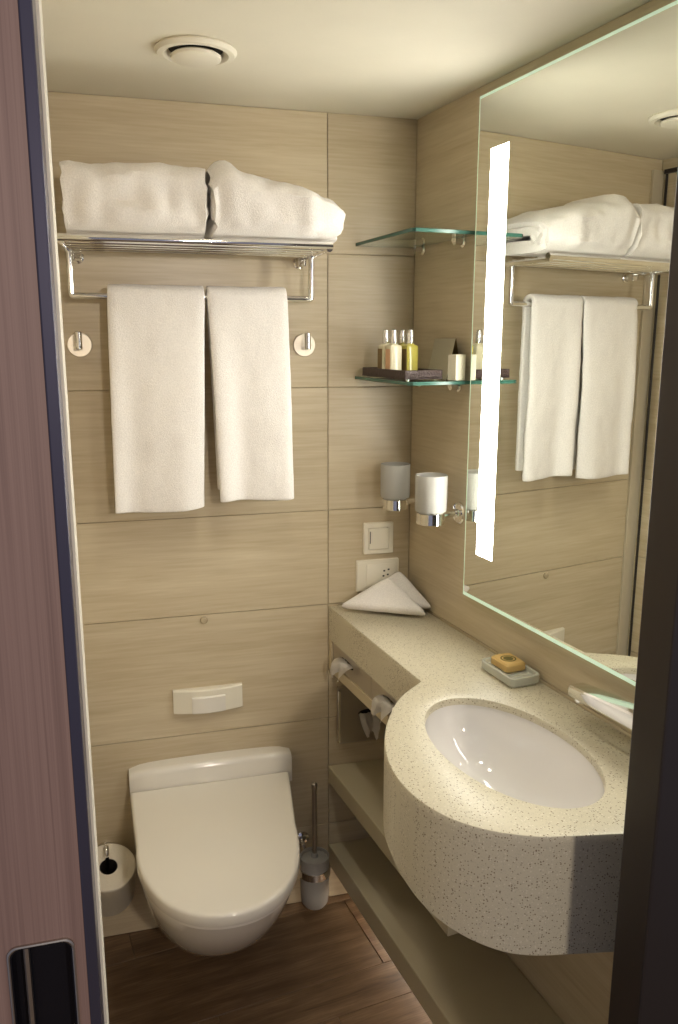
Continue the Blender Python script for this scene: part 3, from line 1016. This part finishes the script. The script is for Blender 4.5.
def hanging_towel(xt0, xt1, xb0, xb1, zf, zb, seed, label):
    rnd = random.Random(seed)
    nu, nf, na, nb = 26, 34, 8, 30
    rc, zc_, yc = 0.0175, 1.652, -0.088
    path = []
    for i in range(nf + 1): path.append(('f', i / nf))
    for i in range(1, na): path.append(('a', i / na))
    for i in range(nb + 1): path.append(('b', i / nb))
    rows = []
    ph = rnd.random() * 6
    for kind, t in path:
        row = []
        for i in range(nu + 1):
            u = i / nu
            if kind == 'f':
                z = zf + (zc_ - zf) * t; dn = 1 - t; y = yc - rc; sg = -1
            elif kind == 'a':
                a = math.pi * t; z = zc_ + rc * math.sin(a); y = yc - rc * math.cos(a); dn = 0; sg = 0
            else:
                z = zc_ - (zc_ - zb) * t; dn = t * 0.8; y = yc + rc * (1 - 0.25 * t); sg = 1
            hem = (0.006 * math.sin(u * 3.0 + ph) - 0.010 * u) * dn
            x = (xt0 + (xb0 - xt0) * dn ** 0.8) * (1 - u) + (xt1 + (xb1 - xt1) * dn ** 0.8) * u
            wv = math.sin(u * 7.5 + ph) * 0.0095 + math.sin(u * 13 + ph * 2 + dn) * 0.003
            y += sg * (-abs(0)) + (wv * dn if kind == 'f' else wv * dn * 0.5) - (0.012 * dn * math.sin(min(1, dn * 1.4) * math.pi) if kind == 'f' else 0)
            p = Vector((x, y, z + (-hem if kind != 'a' else 0)))
            nz = noise.noise(p * 25 + Vector((seed * 5, 0, 0))) * 0.0022 + noise.noise(p * 70) * 0.001
            p.y += nz
            if kind == 'a': p.z += nz
            # edges fold round a little
            e = min(u, 1 - u)
            if e < 0.05 and kind == 'f': p.y += (0.05 - e) * 0.10
            row.append(p)
        rows.append(row)
    bm = loft(rows, False, False, closed=False)
    o = tag(obj('hand_towel', bm, 'terry', smooth=True), label, 'towel', 'towels on the rail')
    for p in o.data.polygons: p.use_smooth = True
    md = o.modifiers.new('thickness', 'SOLIDIFY'); md.thickness = 0.0125; md.offset = 0.0
    md2 = o.modifiers.new('round', 'BEVEL'); md2.width = 0.004; md2.segments = 2; md2.limit_method = 'ANGLE'; md2.angle_limit = 1.0
    return o


hanging_towel(-0.741, -0.534, -0.750, -0.551, 1.168, 1.192, 2, 'white towel hanging from the rail, wider one on the toilet-roll side')
hanging_towel(-0.527, -0.347, -0.511, -0.338, 1.180, 1.205, 6, 'white towel hanging from the rail, narrower one towards the corner')

# thick folded bath towels on the shelf: flattened spirals, fold to the front


def folded_towel(x0, x1, top, seed, label, nose=None):
    """top(u): height of the pile at u; section is a flat spiral with its fold at the front"""
    rnd = random.Random(seed)
    zb = 1.7650
    yF, yB = -0.262, -0.030
    th = 0.021
    nu = 34
    # spiral path in a unit box: (a from back 0 to front 1, b from bottom 0 to top 1), drawn from inside out
    sec = []
    turns = 2.6
    nseg = 84
    for i in range(nseg + 1):
        t = i / nseg
        ang = math.pi * 0.92 + (t - 1) * 2 * math.pi * turns
        r = 0.20 + 0.80 * t
        ca, sa = math.cos(ang), math.sin(ang)
        e = 0.42
        a = 0.5 + 0.5 * math.copysign(abs(ca) ** e, ca) * (1 - (1 - r) * 0.62)
        b = 0.5 + 0.5 * math.copysign(abs(sa) ** (e + 0.2), sa) * r
        sec.append((a, b))
    lo, hi = min(b for _, b in sec), max(b for _, b in sec)
    la, ha = min(a for a, _ in sec), max(a for a, _ in sec)
    sec = [((a - la) / (ha - la), (b - lo) / (hi - lo)) for a, b in sec]
    rows = []
    for k in range(nu + 1):
        u = k / nu
        x = x0 + (x1 - x0) * u
        H = top(u) - zb
        row = []
        for a, b in sec:
            y = yB + (yF - yB) * a
            z = zb + th * 0.5 + (H - th) * b
            p = Vector((x, y, z))
            # ends of the pile bulge and sag unevenly
            p.x += (1 if u < 0.5 else -1) * (abs(0.014 * noise.noise(Vector((seed, a * 3.1, b * 4.3)))) + abs(0.007 * noise.noise(Vector((seed + 4, a * 8, b * 9))))) * (1 if u in (0, 1) else abs(2 * u - 1) ** 3)
            if nose and u > 0.75: p.y += (u - 0.75) * nose * a
            w_ = 0.0085 * noise.noise(Vector((u * 3.0 + seed, a * 2.2, b * 2.6))) + 0.0045 * noise.noise(Vector((u * 9 + seed, a * 5, b * 6)))
            p.y -= w_ * 1.2 * (0.3 + a)
            p.z = max(zb + th * 0.5 - 0.001, p.z + w_ * b)
            row.append(p)
        rows.append(row)
    bm = loft(rows, False, False, closed=False)
    o = tag(obj('bath_towel', bm, 'terry', smooth=True), label, 'towel', 'bath towels on the rack shelf')
    for p in o.data.polygons: p.use_smooth = True
    md = o.modifiers.new('thickness', 'SOLIDIFY'); md.thickness = th * 0.92; md.offset = 0.0
    md2 = o.modifiers.new('round', 'BEVEL'); md2.width = 0.006; md2.segments = 3; md2.limit_method = 'ANGLE'; md2.angle_limit = 1.0
    return o


def top_left(u):
    return 1.902 + 0.006 * math.sin(u * 3.0) - 0.006 * u - 0.05 * max(0, u - 0.93) - 0.12 * max(0, 0.06 - u)


def top_right(u):
    return 1.897 + 0.022 * math.exp(-((u - 0.10) / 0.10) ** 2) - 0.070 * max(0, u - 0.30) ** 1.25 - 0.16 * max(0, 0.05 - u) - 0.10 * max(0, u - 0.93)


folded_towel(-0.818, -0.538, top_left, 3, 'thick folded white bath towel on rack, evenly boxy, farther from the mirror')
folded_towel(-0.532, -0.252, top_right, 9, 'folded white bath towel on rack sloping down towards the mirror', nose=0.10)

# robe hooks
def hook(x, z, label, lean):
    t = thing('robe_hook', (x, 0, z - 0.028), label, 'hook', 'round robe hooks')
    obj('wall_disc', lm([(0.0275, 0.0006), (0.0275, 0.005), (0.0262, 0.0062), (0.001, 0.0062)], (x, 0, z), 36, TO_ROOM_BACK), 'disc', t, smooth=True)
    bm = bmesh.new()
    tube(bm, [(x + lean * 0.0, -0.006, z - 0.001), (x, -0.040, z - 0.001)], 0.0075, 16)
    obj('stem', bm, 'chrome', t, smooth=True)
    bm = bmesh.new()
    lathe(bm, [(0.0065, -0.010), (0.0075, -0.009), (0.0075, 0.028), (0.0062, 0.0295)], (x, -0.0405, z), 20)
    obj('peg', bm, 'chrome', t, smooth=True)


hook(-0.8085, 1.546, 'round chrome robe hook under the rack, nearest the door edge', 1)
hook(-0.2835, 1.545, 'round chrome robe hook under the rack, towards the glass shelves', 1)

# rubber stop on the tile
tag(obj('wall_bumper', lm([(0.0095, 0.0006), (0.0095, 0.003), (0.007, 0.006), (0.001, 0.0068)], (-0.549, 0, 0.862), 24, TO_ROOM_BACK), 'bumper', smooth=True), 'small clear round bumper stuck on the tile above the flush plate', 'bumper')

# ------------------------------------------------------------------ flush plate
t = thing('flush_plate', (-0.546, 0, 0.618), 'ivory flush plate with raised centre button on the tile wall', 'flush plate')
def arc_panel(x0, x1, z0, z1, y0, bulge, rise=0.0):
    rows = []
    n = 16
    for i in range(n + 1):
        u = i / n
        x = x0 + (x1 - x0) * u
        y = y0 - bulge * (1 - (2 * u - 1) ** 2)
        e = 0.003
        rows.append([(x, -0.0006 if y0 > -0.02 else y0 + 0.004, z0), (x, y + e, z0), (x, y, z0 + e), (x, y, z1 - e), (x, y + e, z1), (x, -0.0006 if y0 > -0.02 else y0 + 0.004, z1)])
    return loft(rows)
obj('plate', arc_panel(-0.634, -0.457, 0.618, 0.682, -0.010, 0.014), 'plastic', t, smooth=True)
obj('button', arc_panel(-0.588, -0.503, 0.619, 0.665, -0.0255, 0.0045), 'ceramic', t, smooth=True)

# ------------------------------------------------------------------ toilet
TX = -0.546


def plan(hw_rear, hw, tip, y0, ystart, z, n_side=6, n_arc=28, ex=2.2):
    """D-shaped outline from the wall side round the front; sheared a touch like the set bowl"""
    pts = []
    def X(x, y): return (TX + x - 0.018 * min(1.0, -y / 0.33), y, z)
    L = -ystart
    for i in range(n_side):
        t_ = i / n_side
        pts.append(X(-(hw_rear + (hw - hw_rear) * t_), y0 + (ystart - y0) * t_))
    for i in range(n_arc + 1):
        a = math.pi * i / n_arc
        cx, sy = -math.cos(a), math.sin(a)
        pts.append(X(hw * math.copysign(abs(cx) ** (2 / ex), cx), ystart + (tip - ystart) * abs(sy) ** (2 / ex)))
    for i in range(n_side):
        t_ = 1 - (i + 1) / n_side
        pts.append(X(hw_rear + (hw - hw_rear) * t_, y0 + (ystart - y0) * t_))
    return pts


to = thing('toilet', (TX, 0, 0.09), 'white wall-hung toilet with closed lid', 'toilet')
B_ = [(0.075, 0.060, -0.15, -0.06, 0.085), (0.105, 0.095, -0.225, -0.08, 0.10), (0.130, 0.118, -0.305, -0.12, 0.135), (0.158, 0.142, -0.374, -0.16, 0.19), (0.178, 0.158, -0.440, -0.20, 0.25),
      (0.190, 0.169, -0.490, -0.24, 0.31), (0.196, 0.176, -0.525, -0.26, 0.36), (0.198, 0.179, -0.540, -0.27, 0.392), (0.196, 0.177, -0.538, -0.27, 0.398)]
obj('bowl', loft([plan(a, b, c, -0.0008, d, z) for a, b, c, d, z in B_]), 'ceramic', to, smooth=True)
S_ = [(0.199, 0.178, -0.548, -0.28, 0.3990), (0.202, 0.181, -0.555, -0.28, 0.4015), (0.202, 0.181, -0.555, -0.28, 0.4090), (0.200, 0.179, -0.552, -0.28, 0.4105)]
obj('seat', loft([plan(a, b, c, -0.050, d, z) for a, b, c, d, z in S_]), 'lid', to, smooth=True)
L_ = [(0.199, 0.178, -0.553, -0.28, 0.4118), (0.2040, 0.1840, -0.5625, -0.28, 0.4128), (0.2045, 0.1845, -0.5635, -0.28, 0.4150), (0.2043, 0.1843, -0.5630, -0.28, 0.4330), (0.2030, 0.1830, -0.5610, -0.28, 0.4368), (0.2005, 0.1805, -0.5570, -0.28, 0.4392), (0.196, 0.176, -0.549, -0.278, 0.4400)]
obj('lid', loft([plan(a, b, c, -0.0535, d, z) for a, b, c, d, z in L_]), 'lid', to, smooth=True)
# raised block at the wall the lid hinges on
rows = []
for i in range(17):
    u = i / 16
    x = TX + 0.003 + (u - 0.5) * 0.420
    e = 1 - abs(2 * u - 1) ** 10
    f = -0.046 - 0.004 * (1 - (2 * u - 1) ** 2)
    zt = 0.489 + 0.005 * (1 - (2 * u - 1) ** 2)
    q = 0.010 * (1 - e)
    rows.append([(x, -0.0008, 0.402), (x, f + q, 0.402), (x, f + q, zt - 0.016 - q), (x, f + 0.003 + q, zt - 0.006 - q), (x, f + 0.010 + q, zt - 0.001 - q), (x, f + 0.016 + q, zt - q), (x, -0.0008, zt - q)])
bm = loft(rows)
obj('hinge_block', bm, 'ceramic', to, smooth=True)
for x in (-0.13, 0.13):
    bm = bmesh.new()
    tube(bm, [(TX + x - 0.02 - 0.003, -0.056, 0.436), (TX + x + 0.02 - 0.003, -0.056, 0.436)], 0.005, 12)
    obj('hinge', bm, 'lid', to, smooth=True)

# ------------------------------------------------------------------ toilet paper
ax = rot_to((0.05, -0.42, 1.0))
cT = Vector((-0.814, -0.100, 0.276))
roll = thing('toilet_paper_roll', (cT.x, cT.y, 0.15), 'toilet paper roll tilted on a chrome pin beside the toilet', 'toilet paper')
bm = bmesh.new()
prof = [(0.022, 0.0), (0.064, 0.0), (0.0658, -0.002), (0.0660, -0.096), (0.064, -0.098), (0.022, -0.098), (0.022, 0.0)]
lathe(bm, prof, cT, 40, ax, caps=False)
obj('paper', bm, 'roll', roll, smooth=True)
obj('core', lm([(0.0215, -0.001), (0.0205, -0.001), (0.0205, -0.096), (0.0215, -0.096), (0.0215, -0.001)], cT, 32, ax, caps=False), 'dark', roll, smooth=True)
# loose last sheet
bm = bmesh.new()
rows = []
for i in range(9):
    a = math.radians(-20 - i * 11)
    r = 0.0668 + 0.0006 * i
    rows.append([cT + (ax @ Vector((r * math.cos(a), r * math.sin(a), h + 0.002 * math.sin(i)))) for h in (-0.004, -0.03, -0.06, -0.103)])
bm = loft(rows, False, False, closed=False)
bmesh.ops.solidify(bm, geom=bm.faces[:], thickness=0.0006)
obj('loose_sheet', bm, 'roll', roll, smooth=True)
hd_ = thing('roll_holder', (cT.x - 0.008, 0, 0.24), 'chrome wall pin holding the toilet paper roll', 'roll holder')
obj('wall_disc', lm([(0.022, 0.0006), (0.022, 0.006), (0.010, 0.009), (0.008, 0.018)], (cT.x - 0.008, 0, 0.262), 28, TO_ROOM_BACK), 'chrome', hd_, smooth=True)
axv = (ax @ Vector((0, 0, 1)))
bm = bmesh.new()
top_ = cT + axv * 0.020 + Vector((-0.003, 0.011, 0.0))
low_ = cT - axv * 0.085 + Vector((-0.003, 0.010, 0.0))
pts = [Vector((cT.x - 0.008, -0.014, 0.262)), Vector((cT.x - 0.008, -0.030, 0.272))] + bend((cT.x - 0.008, -0.03, 0.318), tuple(top_ + Vector((0, 0.006, 0.016))), tuple(low_), 0.018, 6) + [low_]
tube(bm, pts, 0.006, 14)
obj('pin', bm, 'chrome', hd_, smooth=True)

# ------------------------------------------------------------------ toilet brush
bx_, by_ = -0.283, -0.082
t = thing('toilet_brush', (bx_, 0, 0.03), 'toilet brush in a frosted glass cup with chrome ring on the wall', 'toilet brush')
obj('cup', lm([(0.012, 0.0), (0.028, 0.004), (0.036, 0.016), (0.0385, 0.040), (0.0395, 0.151), (0.0375, 0.151), (0.0365, 0.042), (0.030, 0.016)], (bx_, by_, 0.048), 40, caps=True), 'frosted', t, smooth=True)
obj('ring', lm([(0.0400, 0.0), (0.0425, 0.001), (0.0425, 0.021), (0.0400, 0.022), (0.0400, 0.0)], (bx_, by_, 0.145), 40, caps=False), 'chrome', t, smooth=True)
obj('cover', lm([(0.0365, 0.0), (0.0365, 0.004), (0.030, 0.009), (0.010, 0.011), (0.008, 0.022)], (bx_, by_, 0.186), 40), 'frosted', t, smooth=True)
obj('handle', lm([(0.0062, 0.0), (0.0062, 0.19), (0.0075, 0.195), (0.0075, 0.208), (0.005, 0.211)], (bx_, by_, 0.203), 18), 'steel', t, smooth=True)
bm = bmesh.new()
tube(bm, [(bx_ - 0.018, -0.010, 0.200), (bx_ - 0.018, -0.030, 0.197), (bx_ - 0.012, -0.0415, 0.160)], 0.006, 12)
ar = obj('wall_arm', bm, 'chrome', t, smooth=True)
obj('wall_disc', lm([(0.020, 0.0006), (0.020, 0.006), (0.014, 0.0105)], (bx_ - 0.018, 0, 0.204), 28, TO_ROOM_BACK), 'chrome', ar, smooth=True)
obj('bristles', lm([(0.010, 0.0), (0.026, 0.008), (0.028, 0.07), (0.012, 0.09)], (bx_, by_, 0.050), 28), 'plastic', t, smooth=True)

# ------------------------------------------------------------------ ceiling vent and downlights
vx, vy = -0.562, -0.346
t = thing('ceiling_vent', (vx, vy, CEIL - 0.03), 'round cream ceiling vent with central disc', 'vent')
obj('vent_ring', lm([(0.073, 0.0), (0.075, -0.004), (0.070, -0.010), (0.060, -0.011), (0.053, -0.006), (0.050, 0.0)], (vx, vy, CEIL - 0.0004), 48, caps=False), 'ceiling', t, smooth=True)
obj('throat', lm([(0.0495, -0.0008), (0.0495, -0.0002)], (vx, vy, CEIL), 40), 'dark', t)
obj('disc', lm([(0.010, -0.001), (0.012, -0.007), (0.040, -0.008), (0.046, -0.012), (0.045, -0.017), (0.038, -0.020), (0.002, -0.021)], (vx, vy, CEIL), 44), 'ceiling', t, smooth=True)


def downlight(x, y, z, label, power, cone, col, blend=0.35):
    t = thing('downlight', (x, y, z - 0.01), label, 'downlight', 'ceiling downlights')
    obj('bezel', lm([(0.040, 0.0), (0.041, -0.003), (0.036, -0.005), (0.030, -0.003), (0.029, 0.0)], (x, y, z - 0.0004), 36, caps=False), 'satin', t, smooth=True)
    obj('lens', lm([(0.0285, -0.0006), (0.0285, -0.0022)], (x, y, z), 32), 'lamp', t)
    ld = bpy.data.lights.new('downlight_beam', 'SPOT')
    ld.energy = power; ld.spot_size = math.radians(cone); ld.spot_blend = blend; ld.color = col
    ld.shadow_soft_size = 0.03
    lo = bpy.data.objects.new('downlight_beam', ld)
    COL.objects.link(lo)
    lo.location = (x, y, z - 0.012)
    return t


WARM = (1.0, 0.94, 0.80)
downlight(-0.46, -0.74, CEIL, 'round ceiling downlight between vent and door, nearer the vent', SPOT_POWER, 125, WARM, 0.6)
downlight(-0.40, -1.02, CEIL, 'round ceiling downlight close to the door header', SPOT_POWER, 125, WARM, 0.6)
